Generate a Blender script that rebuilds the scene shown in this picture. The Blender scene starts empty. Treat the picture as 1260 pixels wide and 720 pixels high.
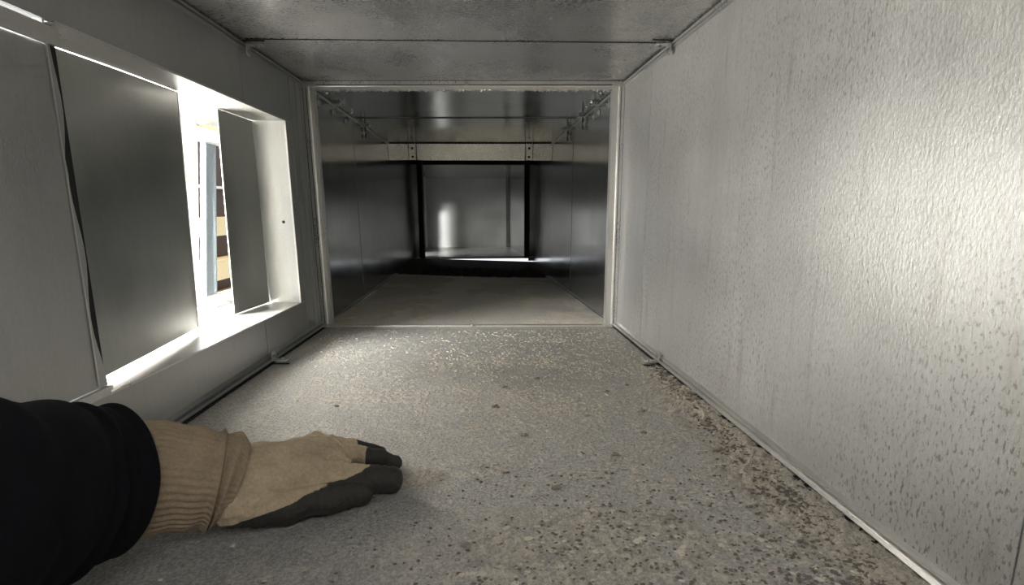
import bpy, bmesh, math, random
import numpy as np
from mathutils import Vector, Matrix

random.seed(7)
rng = np.random.default_rng(7)
S = bpy.context.scene
C = S.collection

# ------------------------------------------------------------------ camera
H = 0.61          # duct height; the duct is 0.8 m wide, its axis runs along +Y
yaw, pitch, roll = 0.0618, 0.1677, -0.0037
fwd = Vector((math.sin(yaw) * math.cos(pitch), math.cos(yaw) * math.cos(pitch), -math.sin(pitch)))
rt = Vector((math.cos(yaw), -math.sin(yaw), 0))
up = rt.cross(fwd)
r2 = math.cos(roll) * rt + math.sin(roll) * up
u2 = -math.sin(roll) * rt + math.cos(roll) * up
cam_d = bpy.data.cameras.new('camera')
cam = bpy.data.objects.new('camera', cam_d)
C.objects.link(cam)
M = Matrix((r2, u2, -fwd)).transposed().to_4x4()
M.translation = Vector((0.0363, -1.2745, 0.3026))
cam.matrix_world = M
cam_d.sensor_width = 36
cam_d.lens = 36 * 593.7 / 1260
cam_d.clip_start = 0.01
cam_d.clip_end = 50
S.camera = cam

# ------------------------------------------------------------------ light
world = bpy.data.worlds.new('world'); S.world = world
world.use_nodes = True
bg = world.node_tree.nodes['Background']
bg.inputs[0].default_value = (0.92, 0.96, 1.0, 1)
bg.inputs[1].default_value = 1.05

def area(name, loc, target, size, power, col, sizey=None):
    d = bpy.data.lights.new(name, 'AREA')
    d.energy = power; d.color = col; d.size = size
    if sizey:
        d.shape = 'RECTANGLE'; d.size_y = sizey
    o = bpy.data.objects.new(name, d); C.objects.link(o)
    o.location = loc
    o.rotation_euler = (Vector(target) - Vector(loc)).to_track_quat('-Z', 'Y').to_euler()
    return o

area('daylight_at_branch', (-0.95, -0.62, 0.60), (-0.35, -0.22, 0.10), 0.35, 32, (1.0, 0.98, 0.95), 0.35)
area('daylight_in_branch', (-0.60, -0.33, 0.29), (0.40, -0.66, 0.25), 0.2, 6.6, (1.0, 0.95, 0.88), 0.34)
area('daylight_on_frame', (-1.15, -0.75, 0.30), (-0.60, -0.10, 0.32), 0.3, 9, (1.0, 0.96, 0.90), 0.4)
area('fill_behind_camera', (0.26, -1.60, 0.95), (0.30, -1.15, 0.0), 0.5, 5.2, (1.0, 0.96, 0.90), 0.45)  # added fill lamp, unseen, shining down through the open top behind the camera
area('daylight_far_opening', (-0.72, 1.98, 0.34), (0.12, 2.80, 0.04), 0.2, 5, (1.0, 0.98, 0.94), 0.2)

S.view_settings.view_transform = 'Standard'
S.view_settings.look = 'None'
S.view_settings.exposure = 0.55
S.view_settings.gamma = 1.0
S.view_settings.use_curve_mapping = False

# ------------------------------------------------------------------ the duct is hand made: sections are slightly out of square
OFF = {'fl': ((-0.0141, 0.0071), (0.0143, 0.0018), (0.0103, -0.0017)),
       'fr': ((0.0009, 0.0058), (-0.0003, -0.0129), (-0.0223, -0.0313)),
       'cl': ((-0.0095, -0.0102), (0.007, 0.004), (-0.0006, 0.0104)),
       'cr': ((0.0036, -0.0139), (0.002, 0.0135), (-0.0168, 0.0141))}
D2 = 1.1196
def W(P):
    x, y, z = P
    u = (x + .4) / .8; v = z / H
    def off(c):
        a, b, d = OFF[c]
        if y < 0:
            t = min(-y / 1.3, 1.15); e = a
        else:
            t = min(y / D2, 1.0); e = d
        return (b[0] + (e[0] - b[0]) * t, b[1] + (e[1] - b[1]) * t)
    fl, fr, cl, cr = off('fl'), off('fr'), off('cl'), off('cr')
    u = min(max(u, -1), 2); v = min(max(v, -.5), 1.5)
    dx = (fl[0] * (1 - u) + fr[0] * u) * (1 - v) + (cl[0] * (1 - u) + cr[0] * u) * v
    dz = (fl[1] * (1 - u) + fr[1] * u) * (1 - v) + (cl[1] * (1 - u) + cr[1] * u) * v
    return (x + dx, y, z + dz)

# ------------------------------------------------------------------ helpers
def origin_of(p):
    o = Vector((0, 0, 0))
    while p is not None:
        o = o + p.location; p = p.parent
    return o

def obj(name, verts, faces, mat, parent=None, smooth=False, warp=True, kind=None, attr=None):
    P = [W(v) for v in verts] if warp else [tuple(v) for v in verts]
    A = np.array(P, dtype=float)
    base = np.array([(A[:, 0].min() + A[:, 0].max()) / 2, (A[:, 1].min() + A[:, 1].max()) / 2, A[:, 2].min()])
    me = bpy.data.meshes.new(name)
    me.from_pydata((A - base).tolist(), [], faces)
    me.materials.append(mat)
    if smooth:
        me.polygons.foreach_set('use_smooth', [True] * len(me.polygons))
    if attr is not None:
        for k, val in attr.items():
            a = me.attributes.new(k, 'FLOAT', 'POINT')
            a.data.foreach_set('value', np.asarray(val, dtype=np.float32))
    me.update()
    o = bpy.data.objects.new(name, me)
    C.objects.link(o)
    o.location = Vector(base) - origin_of(parent)
    if parent: o.parent = parent
    if kind: o['kind'] = kind
    return o

def empty(name, loc, label=None, cat=None, group=None, kind=None):
    o = bpy.data.objects.new(name, None); C.objects.link(o)
    o.location = W(loc); o.empty_display_size = .02
    tag(o, label, cat, group, kind)
    return o

def tag(o, label=None, cat=None, group=None, kind=None):
    if label: o['label'] = label
    if cat: o['category'] = cat
    if group: o['group'] = group
    if kind: o['kind'] = kind
    return o

class MB:
    def __init__(s): s.v = []; s.f = []
    def grid(s, fn, nu, nv):
        b = len(s.v)
        for j in range(nv + 1):
            for i in range(nu + 1): s.v.append(tuple(fn(i / nu, j / nv)))
        for j in range(nv):
            for i in range(nu):
                a = b + j * (nu + 1) + i
                s.f.append((a, a + 1, a + nu + 2, a + nu + 1))
        return s
    def box(s, x0, x1, y0, y1, z0, z1, ny=1):
        b = len(s.v)
        for j in range(ny + 1):
            y = y0 + (y1 - y0) * j / ny
            s.v += [(x0, y, z0), (x1, y, z0), (x1, y, z1), (x0, y, z1)]
        for j in range(ny):
            for k in range(4):
                a = b + j * 4 + k; c = b + j * 4 + (k + 1) % 4
                s.f.append((a, a + 4, c + 4, c))
        s.f.append((b, b + 1, b + 2, b + 3)); e = b + ny * 4
        s.f.append((e + 3, e + 2, e + 1, e))
        return s
    def hexa(s, p):      # eight corners, bottom four then top four
        b = len(s.v); s.v += [tuple(q) for q in p]
        for f in ((3, 2, 1, 0), (4, 5, 6, 7), (0, 1, 5, 4), (1, 2, 6, 5), (2, 3, 7, 6), (3, 0, 4, 7)):
            s.f.append(tuple(b + i for i in f))
        return s
    def cyl(s, p0, p1, r0, r1=None, n=14, cap=True):
        r1 = r0 if r1 is None else r1
        p0 = Vector(p0); p1 = Vector(p1); d = (p1 - p0).normalized()
        a = d.orthogonal().normalized(); c = d.cross(a)
        b = len(s.v)
        for p, r in ((p0, r0), (p1, r1)):
            for k in range(n):
                t = 2 * math.pi * k / n
                s.v.append(tuple(p + a * math.cos(t) * r + c * math.sin(t) * r))
        for k in range(n):
            k2 = (k + 1) % n
            s.f.append((b + k, b + k2, b + n + k2, b + n + k))
        if cap:
            s.f.append(tuple(b + k for k in range(n))[::-1]); s.f.append(tuple(b + n + k for k in range(n)))
        return s
    def prism(s, prof, y0, y1, ny=1):   # closed (x,z) profile extruded along y
        b = len(s.v); n = len(prof)
        for j in range(ny + 1):
            y = y0 + (y1 - y0) * j / ny
            s.v += [(x, y, z) for x, z in prof]
        for j in range(ny):
            for k in range(n):
                a = b + j * n + k; c = b + j * n + (k + 1) % n
                s.f.append((a, c, c + n, a + n))
        s.f.append(tuple(b + k for k in range(n))[::-1]); s.f.append(tuple(b + ny * n + k for k in range(n)))
        return s
    def build(s, name, mat, parent=None, **k):
        return obj(name, s.v, s.f, mat, parent, **k)

# value noise for relief
def vnoise(X, Y, scale, seed=0, octaves=4, gain=.5):
    out = np.zeros_like(X); amp = 1; tot = 0
    for o in range(octaves):
        r = np.random.default_rng(seed + o * 17)
        T = r.random((257, 257))
        x = X * scale + 1000.3 + o * 13.7; y = Y * scale + 1000.7 + o * 5.1
        xi = np.floor(x).astype(int); yi = np.floor(y).astype(int)
        fx = x - xi; fy = y - yi
        fx = fx * fx * (3 - 2 * fx); fy = fy * fy * (3 - 2 * fy)
        g = lambda a, b: T[(a % 257), (b % 257)]
        v = (g(xi, yi) * (1 - fx) + g(xi + 1, yi) * fx) * (1 - fy) + (g(xi, yi + 1) * (1 - fx) + g(xi + 1, yi + 1) * fx) * fy
        out += amp * v; tot += amp; amp *= gain; scale *= 2
    return out / tot

# ------------------------------------------------------------------ materials
def new_mat(name):
    m = bpy.data.materials.new(name); m.use_nodes = True
    nt = m.node_tree; return m, nt, nt.nodes['Principled BSDF']

def node(nt, t, **k):
    n = nt.nodes.new(t)
    for a, v in k.items(): setattr(n, a, v)
    return n

def noise(nt, vec, scale, detail=4, rough=.55, stretch=(1, 1, 1)):
    mp = node(nt, 'ShaderNodeMapping'); mp.inputs['Scale'].default_value = stretch
    nt.links.new(vec, mp.inputs[0])
    n = node(nt, 'ShaderNodeTexNoise'); n.inputs['Scale'].default_value = scale
    n.inputs['Detail'].default_value = detail; n.inputs['Roughness'].default_value = rough
    nt.links.new(mp.outputs[0], n.inputs['Vector'])
    return n.outputs[0]

def ramp(nt, fac, stops):
    r = node(nt, 'ShaderNodeValToRGB'); e = r.color_ramp.elements
    while len(e) < len(stops): e.new(0.5)
    for i, (p, c) in enumerate(stops):
        e[i].position = p; e[i].color = (*c, 1) if len(c) == 3 else c
    nt.links.new(fac, r.inputs[0]); return r.outputs[0]

def maprange(nt, val, a, b, c, d):
    n = node(nt, 'ShaderNodeMapRange')
    n.inputs[1].default_value = a; n.inputs[2].default_value = b
    n.inputs[3].default_value = c; n.inputs[4].default_value = d
    nt.links.new(val, n.inputs[0]); return n.outputs[0]

def mixc(nt, fac, a, b, mode='MIX'):
    n = node(nt, 'ShaderNodeMix', data_type='RGBA', blend_type=mode)
    for sock, v in ((0, fac), (6, a), (7, b)):
        if hasattr(v, 'is_output'): nt.links.new(v, n.inputs[sock])
        elif sock == 0: n.inputs[0].default_value = v
        else: n.inputs[sock].default_value = (*v, 1)
    return n.outputs[2]

def sheet(name, base=(.50, .51, .50), rough=(.26, .38), metallic=1.0, speck=0.0, spangle=.12,
          grain=.10, oil=.25, streak_axis='z', speck_bump=0.0, film=0.0):
    """galvanised sheet: crystalline spangle, rolling streaks along streak_axis, slight dents, water spots"""
    m, nt, b = new_mat(name)
    vec = node(nt, 'ShaderNodeTexCoord').outputs['Object']
    st = {'z': (1, 1, .06), 'y': (1, .06, 1), 'x': (.06, 1, 1)}[streak_axis]
    lines = noise(nt, vec, 90, 4, .6, st)
    fine = noise(nt, vec, 420, 3, .7, tuple(.35 + .65 * s for s in st))
    blot = noise(nt, vec, 6, 4, .55)
    d = tuple(c * (1 - spangle * 1.6) for c in base); l = tuple(min(1, c * (1 + spangle)) for c in base)
    col = ramp(nt, fine, [(.3, d), (.7, l)])
    col2 = ramp(nt, lines, [(.25, tuple(c * .88 for c in base)), (.75, tuple(min(1, c * 1.08) for c in base))])
    col = mixc(nt, .5, col, col2)
    col = mixc(nt, .35, col, ramp(nt, blot, [(.3, tuple(c * .75 for c in base)), (.7, tuple(min(1, c * 1.15) for c in base))]))
    bump_h = fine
    if speck:
        sp = noise(nt, vec, 360, 4, .65, (1, 1, .42))
        where = noise(nt, vec, 3.2, 3, .6, (1, 1, .6))
        th = node(nt, 'ShaderNodeMath', operation='MULTIPLY')
        nt.links.new(maprange(nt, sp, .54, .64, 0, 1), th.inputs[0])
        nt.links.new(maprange(nt, where, .38, .62, .15, 1), th.inputs[1])
        f = node(nt, 'ShaderNodeMath', operation='MULTIPLY'); f.inputs[1].default_value = speck
        nt.links.new(th.outputs[0], f.inputs[0])
        col = mixc(nt, f.outputs[0], col, (.20, .18, .155))
        drip = noise(nt, vec, 60, 3, .6, (1, 1, .1))
        f2 = node(nt, 'ShaderNodeMath', operation='MULTIPLY'); f2.inputs[1].default_value = speck * .35
        nt.links.new(maprange(nt, drip, .60, .75, 0, 1), f2.inputs[0])
        col = mixc(nt, f2.outputs[0], col, (.24, .21, .18))
    nt.links.new(col, b.inputs['Base Color'])
    b.inputs['Metallic'].default_value = metallic
    rs = node(nt, 'ShaderNodeMath', operation='MULTIPLY_ADD'); rs.inputs[1].default_value = .25
    rs.inputs[2].default_value = -.125
    nt.links.new(fine, rs.inputs[0])
    ra = node(nt, 'ShaderNodeMath', operation='ADD')
    nt.links.new(rs.outputs[0], ra.inputs[0]); nt.links.new(maprange(nt, blot, .3, .7, rough[0], rough[1]), ra.inputs[1])
    nt.links.new(ra.outputs[0], b.inputs['Roughness'])
    bp = node(nt, 'ShaderNodeBump'); bp.inputs['Strength'].default_value = grain; bp.inputs['Distance'].default_value = .0012
    if grain: nt.links.new(fine, bp.inputs['Height'])
    bp2 = node(nt, 'ShaderNodeBump'); bp2.inputs['Strength'].default_value = oil; bp2.inputs['Distance'].default_value = .012
    low = noise(nt, vec, 5, 1, .4, tuple(.4 + .6 * s for s in st)); nt.links.new(low, bp2.inputs['Height'])
    nt.links.new(bp2.outputs[0], bp.inputs['Normal'])
    last = bp
    if speck_bump:
        bp3 = node(nt, 'ShaderNodeBump'); bp3.inputs['Strength'].default_value = speck_bump; bp3.inputs['Distance'].default_value = .002
        nt.links.new(noise(nt, vec, 260, 4, .65, (1, 1, .5)), bp3.inputs['Height']); nt.links.new(bp.outputs[0], bp3.inputs['Normal'])
        last = bp3
    nt.links.new(last.outputs[0], b.inputs['Normal'])
    return m

def plain(name, col, rough=.6, metallic=0.0, bump=0.0, scale=300):
    m, nt, b = new_mat(name)
    vec = node(nt, 'ShaderNodeTexCoord').outputs['Object']
    n = noise(nt, vec, scale, 4, .6)
    nt.links.new(ramp(nt, n, [(.25, tuple(c * .8 for c in col)), (.75, tuple(min(1, c * 1.15) for c in col))]), b.inputs['Base Color'])
    b.inputs['Roughness'].default_value = rough; b.inputs['Metallic'].default_value = metallic
    if bump:
        bp = node(nt, 'ShaderNodeBump'); bp.inputs['Strength'].default_value = bump; bp.inputs['Distance'].default_value = .001
        nt.links.new(n, bp.inputs['Height']); nt.links.new(bp.outputs[0], b.inputs['Normal'])
    return m

M_right = sheet('spotted_galvanised_sheet', (.56, .565, .555), (.36, .46), .62, speck=.9, spangle=.2, grain=.35, oil=.12, speck_bump=.13)
M_left = sheet('dull_galvanised_sheet', (.47, .48, .475), (.30, .42), .8, speck=.12, grain=.15, oil=.3)
M_ceil = sheet('galvanised_ceiling_sheet', (.54, .54, .52), (.22, .34), .8, grain=0, oil=.03, streak_axis='x', spangle=.3)
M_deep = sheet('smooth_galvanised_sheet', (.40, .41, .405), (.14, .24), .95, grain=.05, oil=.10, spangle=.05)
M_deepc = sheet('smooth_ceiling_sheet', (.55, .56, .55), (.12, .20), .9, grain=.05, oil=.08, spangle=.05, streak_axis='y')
M_bright = sheet('bright_zinc_strip', (.72, .71, .68), (.28, .38), .75, grain=0, oil=.1, streak_axis='y')
M_frame = sheet('flange_zinc', (.68, .68, .66), (.26, .36), .75, grain=0, oil=.1)
M_lintel = sheet('pale_zinc_plate', (.86, .83, .75), (.22, .30), .9, grain=0, oil=.15, streak_axis='x')
M_backw = sheet('far_end_sheet', (.60, .61, .60), (.36, .44), .8, grain=.05, oil=.10, spangle=.05)
M_blade = sheet('blade_zinc', (.52, .53, .51), (.32, .44), 1.0, grain=.2, oil=.35, speck=.1)
M_bolt = plain('bolt_zinc', (.55, .55, .53), .35, 1.0)
M_block = plain('dark_light_block', (.05, .05, .05), .9)
M_dark = plain('flat_black', (.02, .02, .02), .9)  # black for seams, holes and posts; also stands in for shade in gaps
M_black = plain('rough_black', (.035, .032, .028), .95, 0, .6, 90)
M_white = plain('white_painted_metal', (.80, .79, .76), .5)
M_steel = plain('steel_channel', (.34, .38, .40), .35, .6)
M_brown = plain('dark_brown_board', (.07, .045, .035), .7)
M_cream = plain('cream_block', (.78, .62, .36), .6)
M_plaster = plain('outside_panel', (.62, .60, .55), .8)

# ------------------------------------------------------------------ the shell: floor
def dust_floor(name, x0, x1, y0, y1, nx, ny, relief, seed, mat, cross=0.0, gy=1.0):
    xs = np.linspace(x0, x1, nx); t = np.linspace(0, 1, ny) ** gy; ys = y0 + (y1 - y0) * t
    X, Y = np.meshgrid(xs, ys)
    big = vnoise(X, Y * .8, 7, seed, 4)
    mid = vnoise(X, Y, 38, seed + 3, 3)
    fine = vnoise(X, Y, 170, seed + 5, 3, .6)
    mask = np.clip((big - .50) * 8 + .30, 0, 1)
    if relief:
        # tan drifts
        for (cx, cy, rx, ry, w) in ((-.02, -.10, .12, .045, .9), (.17, -.08, .10, .04, .6), (.13, -.30, .07, .05, .7), (.02, -.50, .16, .06, .6),
                                    (.20, -.56, .12, .07, .6), (.14, -.90, .16, .08, .8), (.10, -.32, .18, .03, .5), (-.045, -.765, .035, .02, 1.0), (.37, -.75, .05, .35, .8)):
            g = np.exp(-(((X - cx) / rx) ** 2 + ((Y - cy) / ry) ** 2) ** 1.3)
            mask = np.maximum(mask * .75, np.clip(w * g * 1.6 * np.clip((mid + .5 * fine - .38) * 3.2, 0, 1.2), 0, 1.1))
    flake = vnoise(X, Y, 190, seed + 9, 3, .75)
    crust = np.clip((flake + .35 * (mid - .5) - .56) * 9, 0, 1) * np.clip((mid + mask * .25 - .42) * 6, .12, 1)
    edge = np.clip((X - .05) / .35, 0, 1)
    Z = relief * (.0008 * mask + crust * (.0016 + .0016 * edge) * (.5 + .5 * mask) + .0010 * (fine - .5))
    # drawn up ridge of dirt along the right corner
    if relief:
        d = np.exp(-((X - .388 - .008 * (mid - .5)) / .014) ** 2) * np.clip((-Y - .30) / .3, 0, 1)
        Z += d * .004 * fine
    if cross:
        u = X / .4; v = (Y - .02) / 1.08 * 2 - 1
        Z += cross * (np.minimum(np.abs(u - v), np.abs(u + v)) * -1 + .5) + cross * .9 * (vnoise(X, Y, 5, 77, 2) - .5)
    V = np.stack([X, Y, Z], -1).reshape(-1, 3)
    i = np.arange(ny - 1)[:, None] * nx + np.arange(nx - 1)[None, :]
    F = np.stack([i, i + 1, i + nx + 1, i + nx], -1).reshape(-1, 4)
    return obj(name, V.tolist(), F.tolist(), mat, smooth=True, kind='structure',
               attr={'dust': mask.ravel(), 'crust': crust.ravel()})

def floor_material(name, metal_c, dust_c, crust_c, dark_c, metal_rough=.42, metallic=.75):
    m, nt, b = new_mat(name)
    vec = node(nt, 'ShaderNodeTexCoord').outputs['Object']
    da = node(nt, 'ShaderNodeAttribute', attribute_name='dust').outputs['Fac']
    ca = node(nt, 'ShaderNodeAttribute', attribute_name='crust').outputs['Fac']
    fine = noise(nt, vec, 330, 5, .75)
    med = noise(nt, vec, 60, 5, .65)
    mcol = ramp(nt, fine, [(.36, tuple(c * .62 for c in metal_c)), (.5, metal_c), (.66, tuple(c * 1.5 for c in metal_c))])
    dcol = mixc(nt, maprange(nt, da, .6, 1.0, 0, .8), ramp(nt, med, [(.3, dark_c), (.5, dust_c), (.75, crust_c)]), crust_c)
    s = node(nt, 'ShaderNodeMath', operation='MULTIPLY_ADD'); s.inputs[1].default_value = .9
    nt.links.new(fine, s.inputs[0]); nt.links.new(da, s.inputs[2])
    dcol = mixc(nt, maprange(nt, fine, .36, .64, .75, 0), dcol, tuple(c * .5 for c in dark_c))
    fac = maprange(nt, s.outputs[0], .58, 1.12, .10, 1.0)
    col = mixc(nt, fac, mcol, dcol)
    cf = node(nt, 'ShaderNodeMath', operation='MULTIPLY'); cf.inputs[1].default_value = .5
    nt.links.new(ca, cf.inputs[0])
    col = mixc(nt, cf.outputs[0], col, mixc(nt, maprange(nt, fine, .38, .62, .7, 0), crust_c, dust_c))
    nt.links.new(col, b.inputs['Base Color'])
    nt.links.new(maprange(nt, fac, 0, 1, metallic, 0), b.inputs['Metallic'])
    nt.links.new(maprange(nt, fac, 0, 1, metal_rough, .95), b.inputs['Roughness'])
    bp = node(nt, 'ShaderNodeBump'); bp.inputs['Strength'].default_value = 1.0; bp.inputs['Distance'].default_value = .0028
    nt.links.new(fine, bp.inputs['Height']); nt.links.new(bp.outputs[0], b.inputs['Normal'])
    return m

M_floor = floor_material('dusty_zinc_floor', (.44, .435, .415), (.54, .49, .41), (.68, .62, .52), (.27, .24, .20))
M_floor2 = floor_material('brown_dust_floor', (.62, .59, .53), (.62, .57, .48), (.70, .65, .56), (.46, .42, .35), .5, .5)

dust_floor('floor', -.405, .405, -1.32, 0, 430, 700, 1.0, 11, M_floor, gy=1.0)
MB().box(-.41, .41, -1.75, -1.318, -.004, 0, 2).build('floor', M_floor, kind='structure')
dust_floor('floor', -.405, .405, .002, D2 + .83, 90, 160, 0.0, 31, M_floor2, cross=.006)

# ------------------------------------------------------------------ the shell: walls made of lapped sheets
def structure(name, loc):
    return empty(name, loc, kind='structure')

def wall_sheet(parent, side, y0, y1, z0, z1, inset, mat, th=.0015, name='sheet_panel'):
    m = MB(); ny = max(1, int((y1 - y0) / .12))
    if side < 0: m.box(-.4 - .002 - th, -.4 + inset, y0, y1, z0, z1, ny)
    else: m.box(.4 - inset, .4 + .002 + th, y0, y1, z0, z1, ny)
    return m.build(name, mat, parent)

def ceil_sheet(parent, y0, y1, inset, mat, x0=-.4, x1=.4):
    m = MB(); m.box(x0, x1, y0, y1, H - inset, H + .004, max(1, int((y1 - y0) / .12)))
    return m.build('sheet_panel', mat, parent)

wr = structure('wall_right', (.4, -.6, 0))
wall_sheet(wr, 1, -1.75, -1.0, 0, H, .0004, M_right)
wall_sheet(wr, 1, -1.0, -.605, 0, H, .0014, M_right)
wall_sheet(wr, 1, -.605, -.21, 0, H, .0004, M_right)
wall_sheet(wr, 1, -.21, 0, 0, H, .0012, M_right)
for y in (-.605, -.21):
    MB().box(.3984, .4, y - .0005, y + .0005, .014, H - .014, 1).build('lap_seam', M_right, wr)

YA, YB, ZB, ZT = -.71, -.135, .090, .498       # the branch opening in the left wall
wl = structure('wall_left', (-.4, -.6, 0))
wall_sheet(wl, -1, -1.75, YA, 0, ZB, .0006, M_left)
wall_sheet(wl, -1, -1.75, YA, ZT, H, .0006, M_left)
wall_sheet(wl, -1, -1.75, -1.25, ZB, ZT, .0006, M_left)
wall_sheet(wl, -1, YA, -.317, 0, ZB, 0, M_left)
wall_sheet(wl, -1, -.317, 0, 0, ZB, .0010, M_left)
wall_sheet(wl, -1, YA, -.317, ZT, H, 0, M_left)
wall_sheet(wl, -1, -.317, 0, ZT, H, .0010, M_left)
wall_sheet(wl, -1, YB, 0, ZB, ZT, .0008, M_left)
for y in (-.098, -.060, -.030):                 # folded stiffening beads beside the joint
    MB().box(-.4, -.3965, y - .004, y + .004, .014, H - .014, 3).build('fold_bead', M_left, wl)

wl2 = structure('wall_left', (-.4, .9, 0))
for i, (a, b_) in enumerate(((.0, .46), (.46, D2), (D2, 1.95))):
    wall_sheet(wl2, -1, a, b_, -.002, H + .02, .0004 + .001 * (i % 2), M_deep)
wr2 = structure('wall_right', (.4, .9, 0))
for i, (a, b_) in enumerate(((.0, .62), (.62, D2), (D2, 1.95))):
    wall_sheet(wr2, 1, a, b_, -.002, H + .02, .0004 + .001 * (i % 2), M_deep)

ce = structure('ceiling', (0, -.6, H))
ceil_sheet(ce, -1.30, -.317, .0016, M_ceil)   # top left open behind the camera, an added opening for the fill lamp
MB().box(-.42, .42, -1.77, -1.75, -.01, .75, 1).build('wall_back', M_block, kind='structure')  # unseen dark end cap, added to keep light and reflections out
ceil_sheet(ce, -.317, 0, .0002, M_ceil)
MB().box(-.385, .385, -.3185, -.3160, H - .0030, H - .0014, 1).build('lap_seam', M_dark, ce)
ce2 = structure('ceiling', (0, .9, H))
ceil_sheet(ce2, 0, .47, .0003, M_deepc)
ceil_sheet(ce2, .47, D2, .0013, M_deepc)
ceil_sheet(ce2, D2, 1.95, .0003, M_deepc)
MB().box(-.39, .39, .4695, .472, H - .0030, H - .0012, 1).build('lap_seam', M_dark, ce2)

# corner rails: folded double bead standing off the sheets, the shade beneath painted as a black strip
def corner_rail(n, sx, top, y0, y1, mat, s=1.0):
    t = empty('trim_%d' % n, (sx * .395, (y0 + y1) / 2, H - .01 if top else 0), kind='structure')
    zz = (lambda z: H - z) if top else (lambda z: z)
    X = lambda d: sx * (.4 - d)
    ny = max(1, int((y1 - y0) / .15))
    MB().prism([(X(.0), zz(.0035 * s)), (X(.0065 * s), zz(.0035 * s)), (X(.0085 * s), zz(.0055 * s)), (X(.0065 * s), zz(.0080 * s)), (X(.0), zz(.0080 * s))], y0, y1, ny).build('bead', mat, t)
    MB().prism([(X(.0), zz(.0090 * s)), (X(.0035 * s), zz(.0095 * s)), (X(.0040 * s), zz(.0120 * s)), (X(.0), zz(.0150 * s))], y0, y1, ny).build('bead', mat, t)
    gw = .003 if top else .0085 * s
    MB().box(min(X(0), X(gw)), max(X(0), X(gw)), y0, y1, min(zz(-.001), zz(.0022)), max(zz(-.001), zz(.0022)), ny).build('shade_strip', M_dark, t)
    return t
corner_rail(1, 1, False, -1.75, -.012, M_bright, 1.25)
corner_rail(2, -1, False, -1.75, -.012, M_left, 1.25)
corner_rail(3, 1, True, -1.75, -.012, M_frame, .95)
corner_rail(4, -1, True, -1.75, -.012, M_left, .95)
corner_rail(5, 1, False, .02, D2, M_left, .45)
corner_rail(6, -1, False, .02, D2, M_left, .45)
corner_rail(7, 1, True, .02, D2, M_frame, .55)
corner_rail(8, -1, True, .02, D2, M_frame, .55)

# ------------------------------------------------------------------ joint frames
def hexbolt(m, p, d, r=.004, h=.003):
    p = Vector(p); d = Vector(d)
    m.cyl(p, p + d * h * .4, r * 1.7, n=12); m.cyl(p + d * h * .4, p + d * h * 1.5, r, n=6)

fr = empty('joint_frame', (0, 0, 0), 'bright zinc flange frame around the duct where the dusty floor meets the darker section', 'frame')
T = .020
# vertical strips: outer face, groove, inner lip
for sx in (-1, 1):
    m = MB()
    a, b_, c_ = (.4, .388, .374) if sx < 0 else (.4, .389, .369)
    m.box(min(sx * a, sx * b_), max(sx * a, sx * b_), -.014, .012, .004, H - .004, 1)
    m.build('flange_side', M_frame, fr)
    m = MB(); m.box(min(sx * (b_ - .002), sx * c_), max(sx * (b_ - .002), sx * c_), -.006, .012, .006, H - .012, 1)
    m.cyl((sx * (b_ - .002), -.010, .010), (sx * (b_ - .002), -.010, H - .012), .0032, n=10)
    m.build('flange_lip', M_bright, fr)
m = MB(); m.box(-.4, .4, -.014, .012, H - .009, H, 1).build('flange_top', M_frame, fr)
m = MB(); m.box(-.385, .385, -.004, .012, H - .018, H - .010, 1); m.cyl((-.386, -.011, H - .0115), (.386, -.011, H - .0115), .0030, n=10)
m.build('flange_lip', M_bright, fr); m = MB()
m2 = MB(); m2.box(-.386, .386, -.0150, -.0138, H - .0100, H - .0086, 1); m2.box(-.386, .386, -.0160, -.0138, H - .0008, H + .0004, 1); m2.build('groove', M_dark, fr)
for sx in (-1, 1):
    for q in (.3995, .3905):
        m2 = MB(); m2.box(min(sx * q, sx * (q - .0012)), max(sx * q, sx * (q - .0012)), -.0150, -.0138, .010, H - .012, 1); m2.build('groove', M_dark, fr)
# ragged sealant beneath the top lip
for k in range(150):
    x = random.uniform(-.37, .37); r = random.uniform(.0015, .0035)
    m.cyl((x, -.002, H - .0185), (x + random.uniform(-.004, .004), .004, H - .0195 - r * .4), r, r * .6, n=5)
m.build('sealant', M_bright, fr)
m = MB(); m.box(-.4, .4, -.004, .010, .0005, .0045, 1).build('flange_sill', M_frame, fr)
for sx in (-1, 1):
    for top in (False, True):
        m = MB(); z = H - .014 if top else .002
        m.box(min(sx * .40, sx * .366), max(sx * .40, sx * .366), -.018, .012, z if top else z, z + (.012 if top else .006), 1)
        hexbolt(m, (sx * .384, -.018, z + .004), (0, -1, 0), .003, .002)
        m.build('corner_piece', M_frame, fr)
m = MB(); hexbolt(m, (0, -.004, .004), (0, 0, 1), .0035, .003); m.build('bolt', M_bolt, fr)
m = MB(); hexbolt(m, (.0, -.014, H - .006), (0, -1, 0), .003, .003); m.build('bolt', M_bolt, fr)

# near joint on the right, next to the camera
nf = empty('joint_frame', (.4, -1.0, 0), 'vertical ribbed zinc flange cut off at the bottom right of the picture', 'frame')
for k, (y, w, d) in enumerate(((-1.012, .008, .010), (-1.030, .012, .020), (-1.050, .010, .012))):
    MB().box(.4 - d, .4, y - w, y + w * .5, 0, H, 1).build('flange_rib', M_frame if k != 1 else M_left, nf)

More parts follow.
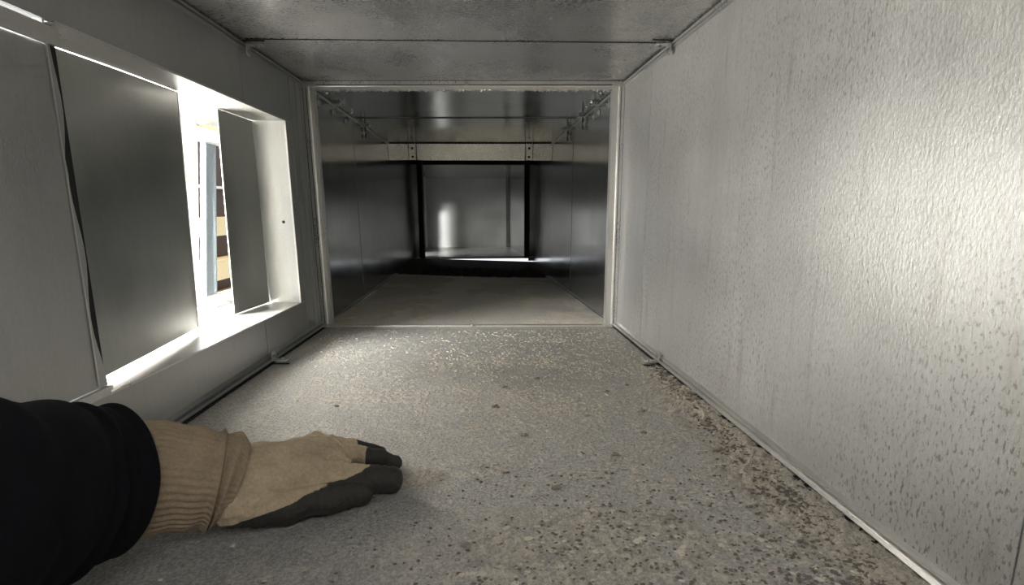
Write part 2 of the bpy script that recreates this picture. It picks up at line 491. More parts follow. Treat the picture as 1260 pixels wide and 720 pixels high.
# ------------------------------------------------------------------ angle clips
def clip(loc, sx, top, label, size=.030):
    x, y = loc
    t = empty('corner_clip', (x, y, H - .03 if top else 0), label, 'clip')
    d = -1 if top else 1; z0 = H if top else 0
    xw = sx * .4
    z = lambda q: z0 + d * q
    # wall plate with rounded top
    m = MB(); n = 8; prof = [(-size * .30, .008), (size * .30, .008)]
    prof += [(size * .30 * math.cos(a), size * .75 + size * .30 * math.sin(a)) for a in [math.pi * k / n for k in range(n + 1)]]
    b = len(m.v)
    for off in (.0092, .0112):
        m.v += [(xw - sx * off, y + p, z(q)) for p, q in prof]
    N = len(prof)
    m.f += [tuple(range(N)), tuple(range(2 * N - 1, N - 1, -1))] + [(k, (k + 1) % N, N + (k + 1) % N, N + k) for k in range(N)]
    m.build('wall_plate', M_frame, t)
    m = MB(); m.box(min(xw - sx * .009, xw - sx * (.009 + size * 1.1)), max(xw - sx * .009, xw - sx * (.009 + size * 1.1)), y - size * .3, y + size * .3,
                    min(z(.0065), z(.0085)), max(z(.0065), z(.0085)), 1)
    m.build('foot_plate' if not top else 'ceiling_plate', M_frame, t)
    m = MB(); hexbolt(m, (xw - sx * .0112, y, z(size * .72)), (-sx, 0, 0), .0030, .0028); m.build('bolt', M_bolt, t)
    m = MB(); hexbolt(m, (xw - sx * (.009 + size * .75), y, z(.0085)), (0, 0, d), .0030, .0028); m.build('bolt', M_bolt, t)
    m = MB(); m.box(min(xw, xw - sx * .045), max(xw, xw - sx * .045), y - size * .40, y - size * .34, min(z(.0015), z(.0035)), max(z(.0015), z(.0035)))
    m.build('gap_edge', M_dark, t)
    return t
clip((-.4, -.30), -1, True, 'small angle clip on the upper left corner seam, above the branch opening', .026)
clip((.4, -.325), 1, True, 'small angle clip on the upper right corner seam, at the end of the ceiling seam', .026)
clip((-.4, -.318), -1, False, 'small angle clip at the foot of the left wall under the bright opening', .026)
clip((.4, -.350), 1, False, 'small angle clip at the foot of the right wall beside the dusty floor', .026)

# hanging bolts along the ceiling corners of the deeper section
for sx, pts in ((1, ((.13, 0), (.235, 1), (.30, 0), (.43, 2), (.70, 2))), (-1, ((.10, 0), (.23, 1), (.36, 0), (.62, 2)))):
    for k, (y, ty) in enumerate(pts):
        words = {1: ['nearest', 'second', 'third', 'fourth', 'farthest'], -1: ['nearest', 'second', 'third', 'farthest']}[sx][k]
        t = empty('seam_bolt', (sx * .39, y, H - .03), '%s of the small bolts along the %s ceiling seam of the dark section' % (words, 'right' if sx > 0 else 'left'), 'bolt')
        m = MB(); hexbolt(m, (sx * .375, y, H - .001), (0, 0, -1), .0048, .004); m.build('head', M_bolt, t)
        m = MB(); hexbolt(m, (sx * .398, y, H - .028), (-sx, 0, 0), .0048, .004)
        if ty: m.box(min(sx * .4, sx * .372), max(sx * .4, sx * .372), y - .012, y + .012, H - .0075, H - .0055)
        m.build('washer_plate', M_frame, t)
        if ty == 2:
            m = MB(); m.cyl((sx * .392, y, H - .006), (sx * .392, y, H - .045), .0028, n=8); m.build('rod', M_dark, t)

# ------------------------------------------------------------------ the branch opening in the left wall
W4 = structure('trim_9', (-.44, -.42, ZB))
XO = -.60
m = MB(); m.box(XO, -.398, YA, YB + .03, ZT, ZT + .0015, 4); m.build('soffit', M_bright, W4)
m = MB(); m.box(XO, -.398, YA, YB + .03, ZB - .0015, ZB, 4); m.build('sill', M_bright, W4)
m = MB(); m.box(-.478, -.398, YB, YB + .0015, ZB, ZT, 1); m.build('reveal', M_blade, W4)
m = MB(); m.box(-.402, -.398, YA, YB, ZT - .001, ZT + .002, 4); m.box(-.402, -.3985, YA, YB, ZB - .002, ZB + .0006, 4); m.box(-.402, -.3985, YB - .001, YB + .002, ZB, ZT, 1)
m.build('turned_edge', M_bright, W4)
m = MB(); m.cyl((-.422, YB - .0006, .277), (-.422, YB + .001, .277), .0035, n=12); m.build('screw_hole', M_dark, W4)
m = MB(); m.box(-.60, -.4, YA - .012, YA - .010, ZB, ZT, 1); m.build('reveal', M_bright, W4)

# panel flush with the wall, left of the jagged gap
ap = empty('access_panel', (-.4, -.95, ZB), 'dull grey sheet panel set flush in the left wall, left of the jagged black gap', 'panel')
def ragged(y, z): return y
zs = np.linspace(.100, .474, 24)
edge = [(-.7105 - .004 * math.sin((z - .1) * 9) - .0035 * math.sin(z * 41 + .5) - (.003 if z > .36 else 0)) for z in zs]
m = MB()
for j, z in enumerate(zs):
    dent = .0 * math.sin((z - .1) / .374 * math.pi)
    for i in range(13):
        t = i / 12; y = -1.25 + (edge[j] + 1.25) * t
        x = -.4 - .0015 - dent * max(0, (t - .55) / .45) ** 2
        m.v.append((x, y, z))
for j in range(23):
    for i in range(12):
        a = j * 13 + i; m.f.append((a, a + 1, a + 14, a + 13))
nb = len(m.v); m.v += [(x - .0012, y, z) for x, y, z in m.v]; m.f += [tuple(nb + q for q in f[::-1]) for f in m.f]
for j in range(23):
    a = j * 13 + 12; m.f.append((a, a + 13, nb + a + 13, nb + a))
m.build('sheet', M_left, ap, smooth=False)
MB().box(-.412, -.4045, YA - .008, YA + .0045, ZB + .002, ZT - .002, 3).build('gap_shade', M_dark, ap)  # dark strip added behind the ragged edge, standing in for shade
m = MB(); m.box(-.4, -.3955, -1.25, YA, .4735, .4915, 4); m.box(-.396, -.3950, -1.25, YA, .4795, .4815, 4)
m.build('top_channel', M_frame, ap)
m = MB(); m.box(-.4, -.394, -1.25, YA, .096, .1005, 4); m.box(-.4, -.3965, -1.25, YA, .090, .096, 4)
m.build('bottom_rail', M_frame, ap)

# two blades standing behind the wall in the opening
def blade(label, top, bot, name='damper_blade', curve=0.0, gapb=.004, gapt=.003):
    t = empty(name, (bot[0][0], (bot[0][1] + bot[1][1]) / 2, ZB), label, 'panel')
    m = MB(); nu, nv = 14, 18
    for th in (0, -.0014):
        for j in range(nv + 1):
            v = j / nv
            for i in range(nu + 1):
                u = i / nu
                xb = bot[0][0] + (bot[1][0] - bot[0][0]) * u; xt = top[0][0] + (top[1][0] - top[0][0]) * u
                yb = bot[0][1] + (bot[1][1] - bot[0][1]) * u; yt = top[0][1] + (top[1][1] - top[0][1]) * u
                z0 = ZB + gapb; z1 = ZT - gapt
                x = xb + (xt - xb) * v + curve * math.sin(u * math.pi) * (.4 + .6 * v)
                m.v.append((x + th, yb + (yt - yb) * v, z0 + (z1 - z0) * v))
    n1 = (nu + 1) * (nv + 1)
    for j in range(nv):
        for i in range(nu):
            a = j * (nu + 1) + i; f = (a, a + 1, a + nu + 2, a + nu + 1)
            m.f.append(f); m.f.append(tuple(q + n1 for q in f[::-1]))
    m.build('sheet', M_blade, t, smooth=True)
    # folded bright edge on both vertical sides
    for s in (0, 1):
        e = MB()
        pb = Vector((bot[s][0], bot[s][1], ZB + gapb)); pt = Vector((top[s][0], top[s][1], ZT - gapt))
        e.cyl(pb, pt, .0013, n=8); e.build('folded_edge', M_bright, t)
    return t
blade('large bent grey sheet standing inside the opening, left of the bright gap', ((-.470, -.706), (-.4625, -.405)), ((-.432, -.706), (-.476, -.403)), curve=.004, gapb=.006, gapt=.0008)
blade('narrow grey sheet standing inside the opening, right of the bright gap', ((-.472, -.269), (-.470, -.128)), ((-.480, -.273), (-.470, -.138)), gapb=.002, gapt=.001)

# ------------------------------------------------------------------ what stands outside, seen through the gap
of = empty('white_frame', (-.60, -.2, .08), 'white painted metal frame lit brightly just outside the gap', 'frame')
MB().hexa([(-.635, -.250, .08), (-.612, -.250, .08), (-.612, -.168, .08), (-.635, -.168, .08), (-.635, -.190, .54), (-.612, -.190, .54), (-.612, -.082, .54), (-.635, -.082, .54)]).build('post', M_white, of)
MB().box(-.66, -.600, -.30, .10, .470, .490, 1).build('rail', M_white, of)
MB().box(-.62, -.606, -.16, -.150, .36, .38, 1).build('tab', M_cream, of)
MB().box(-.66, -.600, -.22, .06, .080, .092, 1).build('bottom_rail', M_white, of)
lf = empty('lamp_housing', (-.64, -.10, .50), 'small white rounded fitting above the white frame outside the gap', 'fitting')
m = MB(); m.cyl((-.60, -.10, .512), (-.66, .02, .512), .016, n=20); m.build('body', M_white, lf)
m = MB(); m.box(-.655, -.60, -.09, .02, .490, .499, 1); m.build('bracket', M_cream, lf)
sc = empty('steel_channel', (-.65, -.06, .09), 'blue grey steel channel post standing upright behind the bright gap', 'post')
def lean(m, xa, xb, ya, yb):      # the post leans a little away along the duct
    m.hexa([(xa, ya, .092), (xb, ya, .092), (xb, yb, .092), (xa, yb, .092), (xa, ya + .078, .470), (xb, ya + .078, .470), (xb, yb + .078, .470), (xa, yb + .078, .470)])
m = MB(); lean(m, -.662, -.658, -.078, -.020); m.build('web', M_steel, sc)
m = MB(); lean(m, -.662, -.648, -.078, -.075); lean(m, -.662, -.654, -.023, -.020); m.build('flange', M_steel, sc)
bs = empty('block_rack', (-1.0, .66, -.1), 'dark brown rack holding stacked cream blocks, far behind the steel channel', 'rack')
MB().box(-1.10, -1.06, .45, 1.0, -.10, .62, 1).build('board', M_brown, bs)
MB().box(-1.05, -1.03, .60, .95, .385, .395, 1).build('ledge', M_white, bs)
for z0, z1 in ((-.09, -.03), (.03, .105), (.20, .270)):
    m = MB(); m.box(-1.06, -.99, .56, .90, z0, z1, 1); m.build('cream_block', M_cream, bs)
cl = empty('crumpled_wrap', (-.575, -.20, .09), 'crumpled white wrapping lying on the outer sill below the steel channel', 'wrapping')
m = MB()
for k in range(3):
    pts = [(-.56 - .012 * k + .003 * math.sin(i * 2 + k), -.275 + .016 * i, .094 + .004 * k + .003 * math.sin(i * 1.3 + k * 2)) for i in range(9)]
    for a, b_ in zip(pts, pts[1:]): m.cyl(a, b_, .004, n=8)
m.build('roll', M_white, cl)
# room the branch opens into: a light painted wall far outside
MB().box(-1.9, -1.85, -2.4, 3.2, -.6, 1.9).build('wall_outside', M_plaster, kind='structure', warp=False)

# ------------------------------------------------------------------ cross bar under the ceiling of the dark section
lb = empty('cross_bar', (0, D2, .533), 'pale metal cross bar hanging under the ceiling at the far end of the dark section', 'bar')
ZL = .534; ZU = .604
for x0, x1 in ((-.397, -.3035), (-.262, .262), (.3045, .397)):
    m = MB(); m.hexa([(x0, D2, ZL), (x1, D2, ZL), (x1, D2 + .003, ZL), (x0, D2 + .003, ZL), (x0, D2 - .016, ZU), (x1, D2 - .016, ZU), (x1, D2 - .013, ZU), (x0, D2 - .013, ZU)])
    m.box(x0, x1, D2, D2 + .012, ZL, ZL + .002, 1)
    m.build('plate', M_lintel, lb)
for x in (-.283, .283):
    m = MB(); m.box(x - .0165, x - .0145, D2 - .018, D2 + .010, ZL - .001, ZU + .003); m.box(x + .0145, x + .0165, D2 - .018, D2 + .010, ZL - .001, ZU + .003)
    m.hexa([(x - .0145, D2 - .004, ZL), (x + .0145, D2 - .004, ZL), (x + .0145, D2, ZL), (x - .0145, D2, ZL), (x - .0145, D2 - .019, ZU), (x + .0145, D2 - .019, ZU), (x + .0145, D2 - .015, ZU), (x - .0145, D2 - .015, ZU)]); br = m.build('bracket', M_lintel, lb)
    for z in (.548, .585):
        h = MB(); q = D2 - .004 - .015 * (z - ZL) / .07; h.cyl((x, q - .001, z), (x, q + .002, z), .0055, n=12); h.build('hole', M_dark, br)

MB().box(-.39, .39, D2 - .017, D2 - .012, ZU + .0005, H - .0008, 1).build('top_gap', M_dark, lb)
# near black crumbs strewn across the floor below the bar
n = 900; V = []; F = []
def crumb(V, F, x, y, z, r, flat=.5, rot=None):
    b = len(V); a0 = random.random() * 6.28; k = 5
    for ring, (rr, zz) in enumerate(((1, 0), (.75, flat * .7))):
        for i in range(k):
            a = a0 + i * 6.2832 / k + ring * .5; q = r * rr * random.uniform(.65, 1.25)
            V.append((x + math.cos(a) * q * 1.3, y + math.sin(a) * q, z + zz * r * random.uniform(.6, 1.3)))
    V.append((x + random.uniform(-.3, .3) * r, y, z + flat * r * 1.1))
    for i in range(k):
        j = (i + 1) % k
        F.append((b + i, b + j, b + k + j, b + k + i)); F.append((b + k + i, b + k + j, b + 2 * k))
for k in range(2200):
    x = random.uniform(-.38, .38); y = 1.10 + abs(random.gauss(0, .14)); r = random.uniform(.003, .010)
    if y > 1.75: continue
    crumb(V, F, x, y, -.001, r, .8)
o = obj('crumb_band', V, F, M_black, kind='stuff')
tag(o, 'dark band of crumbs lying across the floor below the cross bar', 'dirt')
MB().box(-.40, .40, 1.13, 1.90, -.0005, .0012, 4).build('dark_layer', M_black)  # thin near black sheet over the floor beyond the brown part
tag(bpy.data.objects['dark_layer'], 'black layer covering the floor beyond the brown dusty part', 'soot', kind='stuff')

# ------------------------------------------------------------------ far frame and the last section
def raw(name, m, mat, parent=None, **k): return obj(name, m.v, m.f, mat, parent, warp=False, **k)
ff = bpy.data.objects.new('far_frame', None); C.objects.link(ff); ff.location = (0, 1.95, 0)
tag(ff, 'dark upright frame at the far end, around the last lit box of the duct', 'frame')
Y3 = 1.95
m = MB(); m.box(-.42, -.348, Y3, Y3 + .02, -.03, .66); raw('left_plate', m, M_deep, ff)
m = MB(); m.box(-.372, -.338, Y3 - .03, Y3 - .002, -.01, .64); m.box(-.352, -.340, Y3 - .05, Y3 - .03, -.01, .64); raw('left_post', m, M_dark, ff)
m = MB(); m.box(.346, .44, Y3, Y3 + .02, -.03, .66); raw('right_plate', m, M_deep, ff)
m = MB(); m.box(.318, .352, Y3 - .03, Y3 - .002, -.01, .66); raw('right_post', m, M_dark, ff)
m = MB(); m.box(-.42, .44, Y3, Y3 + .02, .598, .68); raw('head_plate', m, M_dark, ff)
m = MB(); m.box(-.36, .34, Y3 - .01, Y3 + .01, -.012, .004); raw('threshold', m, M_frame, ff)

Y4 = 2.80
def quadbox(p, n, t=.002):   # a sheet from four corners, thickened along n
    n = Vector(n) * t; return MB().hexa([Vector(q) for q in p] + [Vector(q) + n for q in p])
raw('floor', quadbox([(-.40, Y3 - .03, -.002), (.40, Y3 - .03, -.002), (.24, Y4, .010), (-.42, Y4, .002)], (0, 0, -1)), M_frame, kind='structure')
raw('ceiling', quadbox([(-.40, Y3, .602), (.40, Y3, .602), (.30, Y4, .566), (-.42, Y4, .567)], (0, 0, 1)), M_deepc, kind='structure')
wr3 = bpy.data.objects.new('wall_right', None); C.objects.link(wr3); wr3.location = (.3, 2.3, 0); wr3['kind'] = 'structure'
raw('sheet_panel', quadbox([(.345, Y3, -.01), (.255, 2.72, .0), (.255, 2.72, .60), (.345, Y3, .62)], (1, 0, 0)), M_deep, wr3)
raw('corner_post', MB().box(.238, .262, 2.70, 2.80, -.01, .60), M_deep, wr3)
wl3 = bpy.data.objects.new('wall_left', None); C.objects.link(wl3); wl3.location = (-.4, 2.3, 0); wl3['kind'] = 'structure'
raw('sheet_panel', quadbox([(-.372, Y3 + .02, .34), (-.42, Y4, .34), (-.42, Y4, .60), (-.372, Y3 + .02, .62)], (-1, 0, 0)), M_deep, wl3)
raw('sheet_panel', quadbox([(-.372, Y3 + .02, -.01), (-.380, 2.06, -.01), (-.380, 2.06, .34), (-.372, Y3 + .02, .34)], (-1, 0, 0)), M_deep, wl3)
raw('sheet_panel', quadbox([(-.395, 2.34, -.01), (-.42, Y4, -.01), (-.42, Y4, .34), (-.395, 2.34, .34)], (-1, 0, 0)), M_deep, wl3)
wb = bpy.data.objects.new('wall_back', None); C.objects.link(wb); wb.location = (0, Y4, 0); wb['kind'] = 'structure'
raw('sheet_panel', MB().box(-.43, .27, Y4, Y4 + .002, -.01, .305), M_backw, wb)
raw('sheet_panel', MB().box(-.43, .27, Y4 - .0012, Y4 + .002, .305, .60), M_backw, wb)
raw('edge_strip', MB().box(-.395, -.387, Y4 - .30, Y4 - .29, .02, .56), M_bright, wl3)

# ------------------------------------------------------------------ crumbs and clumps of dirt on the floor
M_crumb = plain('pale_dust_crumbs', (.46, .42, .36), .95, 0, .4, 400)
M_dirt = plain('dark_dirt_crumbs', (.15, .125, .10), .95, 0, .6, 500)
M_clump = plain('brown_dirt_clumps', (.27, .24, .20), .95, 0, .6, 500)
from mathutils import noise as mnz
V = []; F = []
for k in range(16000):
    y = -1.15 + 1.13 * random.random() ** 1.1
    x = random.uniform(-.38, .39)
    w = .15 + .85 * max(0, (x + .1) / .5)
    if random.random() > w: continue
    if x < .05 and y < -.62 and random.random() < .8: continue
    crumb(V, F, x, y, .0006, random.choice((.0006, .0008, .0010, .0013, .0016, .0024)) * random.uniform(.6, 1.2), .55)
o = obj('dust_crumbs', V, F, M_crumb, kind='stuff')
tag(o, 'pale crumbs of dust scattered over the near duct floor', 'dust')
M_flake = plain('cream_crust_flakes', (.52, .475, .40), .95, 0, .5, 500)
V = []; F = []
for k in range(4200):
    y = -1.12 + 1.06 * random.random(); x = random.gauss(.14, .17)
    if abs(x) > .385 or (x < .0 and y < -.62): continue
    if mnz.noise(Vector((x * 11, y * 18, 3.3))) < (.05 if y < -.3 else .18): continue
    crumb(V, F, x, y, .0004, random.choice((.0012, .0018, .0024, .0034)), .35)
o = obj('crust_flakes', V, F, M_flake, kind='stuff')
tag(o, 'cream flakes of dried crust in patches across the middle of the near floor', 'dust')
V = []; F = []
for k in range(3600):
    y = random.uniform(-1.18, -.36)
    x = .392 - abs(random.gauss(0, .012 + .06 * max(0, (-y - .45))))
    crumb(V, F, x, y, .0008, random.uniform(.0007, .0022), .7)
for k in range(1700):
    x = random.gauss(.22, .13); y = random.gauss(-.94, .09)
    if abs(x) > .38: continue
    crumb(V, F, x, y, .0006, random.uniform(.0007, .002), .6)
o = obj('dirt_crumbs', V, F, M_dirt, kind='stuff')
tag(o, 'brown dirt crumbs gathered along the foot of the right wall', 'dirt')

def clump(x, y, r, label, group=None):
    m = bmesh.new(); bmesh.ops.create_icosphere(m, subdivisions=3, radius=1)
    sd = random.random() * 100
    from mathutils import noise as mn
    vs = []
    for v in m.verts:
        c = v.co; q = 1 + .75 * mn.noise(c * 1.5 + Vector((sd, 0, 0))) + .5 * mn.noise(c * 3.7 + Vector((0, sd, 0)))
        vs.append((x + c.x * r * 1.5 * q, y + c.y * r * q, .001 + max(-.1, c.z) * r * .7 * q))
    fs = [tuple(v.index for v in f.verts) for f in m.faces]; m.free()
    o = obj('dirt_clump', vs, fs, M_clump, smooth=True)
    return tag(o, label, 'dirt', group)
clump(.376, -.545, .0075, 'dark brown dirt lump against the foot of the right wall, largest there')
clump(.384, -.515, .0045, 'small dark dirt lump just beyond the largest one at the right wall')
clump(.352, -.640, .0050, 'round brown dirt pellet a little off the right wall rail')
clump(.383, -.460, .0040, 'small flat dirt lump by the rail, nearest to the right floor clip')
clump(.165, -.955, .0060, 'brown dirt lump on the bare floor near the bottom edge, right of centre')
clump(.335, -.715, .0050, 'flat brown dirt lump in the spread of crumbs off the right wall')
clump(.052, -.560, .0042, 'small pale brown clump in the middle of the floor, ahead of the fingertips')
clump(.130, -.430, .0040, 'small clump casting a shadow in the middle distance of the dusty floor')
clump(-.195, -.545, .0020, 'tiny dark speck on the bright floor beyond the hand')
for x, y, words in ((.20, -.72, 'in the middle of the right half of the near floor'), (.245, -.50, 'level with the second angle clip, off the right wall'),
                    (.28, -.585, 'between the open floor and the largest lump at the right wall'), (.22, -.85, 'on bare grey floor low in the picture, right half'),
                    (.115, -.79, 'straight ahead of the camera, right of the glove'), (.30, -.88, 'among brown crumbs near the bottom right corner of the floor'),
                    (.09, -.66, 'in the centre of the floor, beyond the glove tips'), (.02, -.88, 'just right of the glove shadow near the bottom edge'),
                    (.19, -.60, 'on the tan dust drift right of centre'), (.255, -.66, 'halfway between the tan drift and the right wall crumbs'),
                    (.07, -.47, 'farthest but one along the middle of the dusty floor'), (.29, -.47, 'nearest to the foot clip of the right wall')):
    clump(x, y, random.uniform(.0022, .0036), 'small dirt clump ' + words, 'small dirt clumps on the floor')

# ------------------------------------------------------------------ the arm: sleeve and work glove
def cloth_mat(name, col, rough=.9, rib=None, bump=.5, scale=350):
    m, nt, b = new_mat(name)
    vec = node(nt, 'ShaderNodeTexCoord').outputs['Object']
    n = noise(nt, vec, scale, 5, .65)
    big = noise(nt, vec, 30, 4, .6)
    c = mixc(nt, .5, ramp(nt, n, [(.25, tuple(q * .6 for q in col)), (.75, tuple(min(1, q * 1.25) for q in col))]),
             ramp(nt, big, [(.3, tuple(q * .65 for q in col)), (.7, tuple(min(1, q * 1.2) for q in col))]))
    nt.links.new(c, b.inputs['Base Color'])
    b.inputs['Roughness'].default_value = rough
    b.inputs['Specular IOR Level'].default_value = .2
    bp = node(nt, 'ShaderNodeBump'); bp.inputs['Strength'].default_value = bump; bp.inputs['Distance'].default_value = .0012
    nt.links.new(n, bp.inputs['Height']); nt.links.new(bp.outputs[0], b.inputs['Normal'])
    return m, nt, b, c, n
M_sleeve = cloth_mat('navy_fleece', (.0025, .003, .005), .95)[0]
M_cuff = cloth_mat('ribbed_tan_knit', (.33, .255, .175), .95, bump=.9)[0]
# glove: tan knit with dark rubber coating, the coat amount stored per vertex
M_glove, nt, b, c, n = cloth_mat('tan_knit_with_dark_coating', (.47, .38, .26), .9, bump=.9)
ca = node(nt, 'ShaderNodeAttribute', attribute_name='coat').outputs['Fac']
ad = node(nt, 'ShaderNodeMath', operation='MULTIPLY_ADD'); ad.inputs[1].default_value = .35
nt.links.new(n, ad.inputs[0]); nt.links.new(ca, ad.inputs[2])
f = maprange(nt, ad.outputs[0], .62, .72, 0, 1)
nt.links.new(mixc(nt, f, c, (.035, .034, .030)), b.inputs['Base Color'])
nt.links.new(maprange(nt, f, 0, 1, .92, .5), b.inputs['Roughness'])

person = bpy.data.objects.new('person', None); C.objects.link(person); person.location = (-.26, -1.0, 0)
tag(person, 'person reaching in from the left, dark sleeve, tan work glove flat on floor', 'person')

def loft(centers, radii, n, mod=None, up_hint=Vector((0, 0, 1))):
    """rings along a curve; radii = (across, up) per ring; mod(i, a, t) multiplies the radius"""
    pts = [Vector(p) for p in centers]; V = []; F = []
    for i, p in enumerate(pts):
        d = (pts[min(i + 1, len(pts) - 1)] - pts[max(i - 1, 0)]).normalized()
        a = d.cross(up_hint).normalized(); u = a.cross(d).normalized()
        for k in range(n):
            t = 2 * math.pi * k / n; q = mod(i, t, i / (len(pts) - 1)) if mod else 1
            V.append(tuple(p + a * math.cos(t) * radii[i][0] * q + u * math.sin(t) * radii[i][1] * q))
    for i in range(len(pts) - 1):
        for k in range(n):
            k2 = (k + 1) % n; F.append((i * n + k, i * n + k2, (i + 1) * n + k2, (i + 1) * n + k))
    return V, F

def bez(ctrl, n):
    """smooth resample (Catmull-Rom) of control rows"""
    A = np.array(ctrl, float); out = []
    P = np.vstack([2 * A[0] - A[1], A, 2 * A[-1] - A[-2]])
    seg = len(A) - 1
    for i in range(n):
        s = i / (n - 1) * seg; k = min(int(s), seg - 1); t = s - k
        p0, p1, p2, p3 = P[k:k + 4]
        out.append(.5 * ((2 * p1) + (-p0 + p2) * t + (2 * p0 - 5 * p1 + 4 * p2 - p3) * t * t + (-p0 + 3 * p1 - 3 * p2 + p3) * t ** 3))
    return np.array(out)

# sleeve : x y z across up
rows = bez([(-.270, -.892, .088, .056, .058), (-.283, -.925, .098, .062, .064), (-.290, -.975, .116, .070, .070),
            (-.294, -1.05, .138, .076, .076), (-.294, -1.18, .166, .080, .080), (-.290, -1.34, .196, .084, .084)], 90)
from mathutils import noise as mnoise
def smod(i, a, t):
    p = Vector((math.cos(a) * 1.2, math.sin(a) * 1.2, t * 9))
    w = .035 * mnoise.noise(p * 1.3) + .03 * math.sin(t * 46 + 2.2 * math.sin(a + .6) + 2 * mnoise.noise(p)) * min(1, t * 6)
    hem = .035 * math.exp(-((t - .012) / .012) ** 2) - .03 * math.exp(-((t - .045) / .012) ** 2)
    return 1 + w * .9 + hem
V, F = loft(rows[:, :3], rows[:, 3:], 72, smod)
# inner lining of the hem so the opening has thickness
n0 = len(V)
for k in range(72):
    p = Vector(V[k]); c0 = Vector(rows[0, :3]); q = c0 + (p - c0) * .86
    V.append(tuple(q)); V.append(tuple(q + (Vector(rows[4, :3]) - c0)))
for k in range(72):
    k2 = (k + 1) % 72
    F.append((k, n0 + 2 * k, n0 + 2 * k2, k2)); F.append((n0 + 2 * k, n0 + 2 * k + 1, n0 + 2 * k2 + 1, n0 + 2 * k2))
obj('sleeve', V, F, M_sleeve, person, smooth=True, warp=False)

# cuff
CU = [(-.290, -.905, .092, .046, .048), (-.268, -.880, .081, .046, .048), (-.248, -.862, .071, .045, .047), (-.230, -.849, .062, .043, .044),
      (-.219, -.842, .057, .042, .042), (-.211, -.838, .054, .042, .042), (-.201, -.834, .049, .038, .035)]
rows = bez(CU, 70)
def cmod(i, a, t):
    rib = .018 * math.cos(a * 46)
    fold = .05 * math.exp(-((t - .70) / .035) ** 2) - .05 * math.exp(-((t - .77) / .03) ** 2) + .06 * math.exp(-((t - .86) / .04) ** 2) \
         + .02 * math.sin(t * 30 + math.sin(a * 2))
    return 1 + rib * (1 - .5 * t) + fold + .03 * mnoise.noise(Vector((math.cos(a) * 2, math.sin(a) * 2, t * 4)))
V, F = loft(rows[:, :3], rows[:, 3:], 276, cmod)

# hand : capsule chains, fused and relaxed
def capsule(bm, a, b_, ra, rb, flat=1.0):
    a = Vector(a); b_ = Vector(b_); L = (b_ - a).length; n = max(2, int(L / (min(ra, rb) * .45)))
    for i in range(n + 1):
        t = i / n; p = a.lerp(b_, t); r = ra + (rb - ra) * t
        bmesh.ops.create_icosphere(bm, subdivisions=2, radius=r, matrix=Matrix.Translation(p) @ Matrix.Diagonal((1, 1, flat, 1)))
hb = bmesh.new()
kn = {'index': ((-.142, -.800, .036), .0180), 'middle': ((-.140, -.772, .041), .0165), 'ring': ((-.150, -.748, .037), .0150), 'pinky': ((-.168, -.726, .029), .0135)}
ws = {'index': (-.206, -.846, .046), 'middle': (-.206, -.832, .054), 'ring': (-.204, -.816, .050), 'pinky': (-.202, -.802, .042)}
for k in kn:
    capsule(hb, ws[k], kn[k][0], .024 if k in ('index', 'middle', 'ring') else .021, kn[k][1])
for a, b_ in (('index', 'middle'), ('middle', 'ring'), ('ring', 'pinky')):     # webs fill the palm
    for t in (.0, .35, .7, .95):
        p = Vector(ws[a]).lerp(Vector(kn[a][0]), t); q = Vector(ws[b_]).lerp(Vector(kn[b_][0]), t)
        capsule(hb, p, q, .0165, .016)
fing = {'index': [(-.142, -.802, .034, .0165), (-.110, -.799, .027, .0152), (-.082, -.792, .020, .0145), (-.066, -.787, .0160, .0135)],
        'middle': [(-.140, -.770, .038, .0135), (-.108, -.755, .030, .0112), (-.084, -.747, .020, .0102), (-.070, -.743, .0135, .0092)],
        'ring': [(-.150, -.746, .035, .0120), (-.122, -.729, .027, .0098), (-.104, -.721, .019, .0088), (-.090, -.717, .0125, .0080)],
        'pinky': [(-.168, -.726, .029, .0120), (-.144, -.708, .021, .0095), (-.134, -.703, .015, .0088), (-.126, -.700, .0110, .0080)],
        'thumb': [(-.194, -.852, .036, .0210), (-.160, -.838, .022, .0180), (-.124, -.820, .0175, .0155), (-.092, -.806, .0150, .0130)]}
for k, c in fing.items():
    for a, b_ in zip(c, c[1:]): capsule(hb, a[:3], b_[:3], a[3], b_[3])
capsule(hb, (-.206, -.840, .044), (-.194, -.852, .036), .026, .022)
capsule(hb, (-.166, -.828, .030), (-.146, -.806, .026), .016, .014)
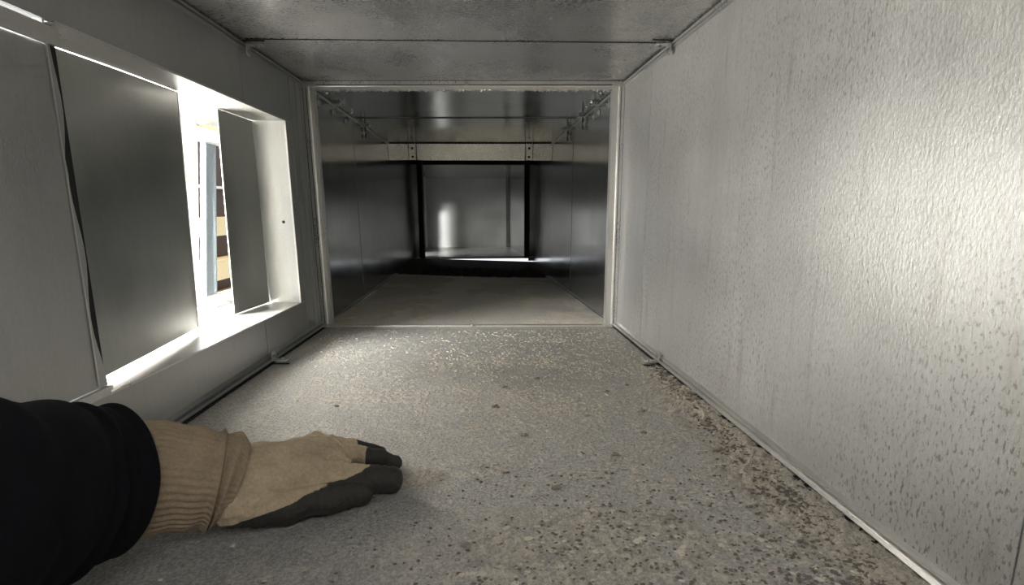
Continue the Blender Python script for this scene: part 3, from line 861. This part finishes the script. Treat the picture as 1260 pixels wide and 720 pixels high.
# slack cloth folded over the knuckles
for pts in (((-.164, -.786, .0495), (-.146, -.796, .0500), (-.130, -.808, .0420)), ((-.150, -.758, .0510), (-.134, -.766, .0480), (-.120, -.776, .0385)),
            ((-.160, -.734, .0450), (-.142, -.740, .0440), (-.128, -.744, .0360)), ((-.126, -.786, .0390), (-.116, -.794, .0400), (-.108, -.806, .0350)),
            ((-.154, -.777, .0500), (-.132, -.778, .0440), (-.112, -.778, .0330)), ((-.140, -.806, .0480), (-.124, -.800, .0420), (-.110, -.794, .0380))):
    for a, b_ in zip(pts, pts[1:]): capsule(hb, a, b_, .0060, .0048)
me = bpy.data.meshes.new('glove_raw'); hb.to_mesh(me); hb.free()
tmp = bpy.data.objects.new('glove_raw', me); C.objects.link(tmp)
md = tmp.modifiers.new('r', 'REMESH'); md.mode = 'VOXEL'; md.voxel_size = .0010
sm = tmp.modifiers.new('s', 'SMOOTH'); sm.factor = .6; sm.iterations = 4
dg = bpy.context.evaluated_depsgraph_get(); dg.update()
ev = tmp.evaluated_get(dg); gm = bpy.data.meshes.new_from_object(ev)
GV = np.zeros(len(gm.vertices) * 3); gm.vertices.foreach_get('co', GV); GV = GV.reshape(-1, 3)
NV = np.zeros(len(gm.vertices) * 3); gm.vertices.foreach_get('normal', NV); NV = NV.reshape(-1, 3)
GF = [tuple(p.vertices) for p in gm.polygons]
bpy.data.objects.remove(tmp)
# knit texture and slack cloth
sl = np.array([mnoise.noise(Vector(v) * 48) * .0034 + mnoise.noise(Vector(v) * 110) * .0010 + mnoise.noise(Vector(v) * 600) * .00025 for v in GV])
GV = GV + NV * sl[:, None]
GV[:, 2] = np.maximum(GV[:, 2], .0022)
# coated palm, sides of the digits and fingertips
x, y, z = GV.T
coat = np.full(len(GV), .25)
side = np.clip((.027 - z) * 70 + .45 + np.clip(-(y + .80) * 8, -1, .25), 0, 1)
line = .029 + .085 * (x + .17)            # the coating edge climbs towards the fingertips
gapx = np.interp(x, [-.22, -.142, -.110, -.066], [-.80, -.786, -.777, -.767])      # between index and middle finger
front = y < gapx
coat = np.where(front, np.clip((line - z) * 160 + .5, 0, 1), np.clip((.017 - z) * 160 + .5, 0, 1))
tipx = np.interp(y, [-.74, -.735, -.712, -.708], [-.098, -.112, -.122, -.138])
coat = np.maximum(coat, np.where(front, 0, np.clip((x - tipx) * 160 + .5, 0, 1)))
g = obj('glove', GV.tolist(), GF, M_glove, person, smooth=True, warp=False, attr={'coat': coat})
cf = obj('cuff', *(lambda VF: VF)(loft(rows[:, :3], rows[:, 3:], 276, cmod)), M_cuff, g, smooth=True, warp=False)
cf['label'] = 'ribbed brown knit cuff'
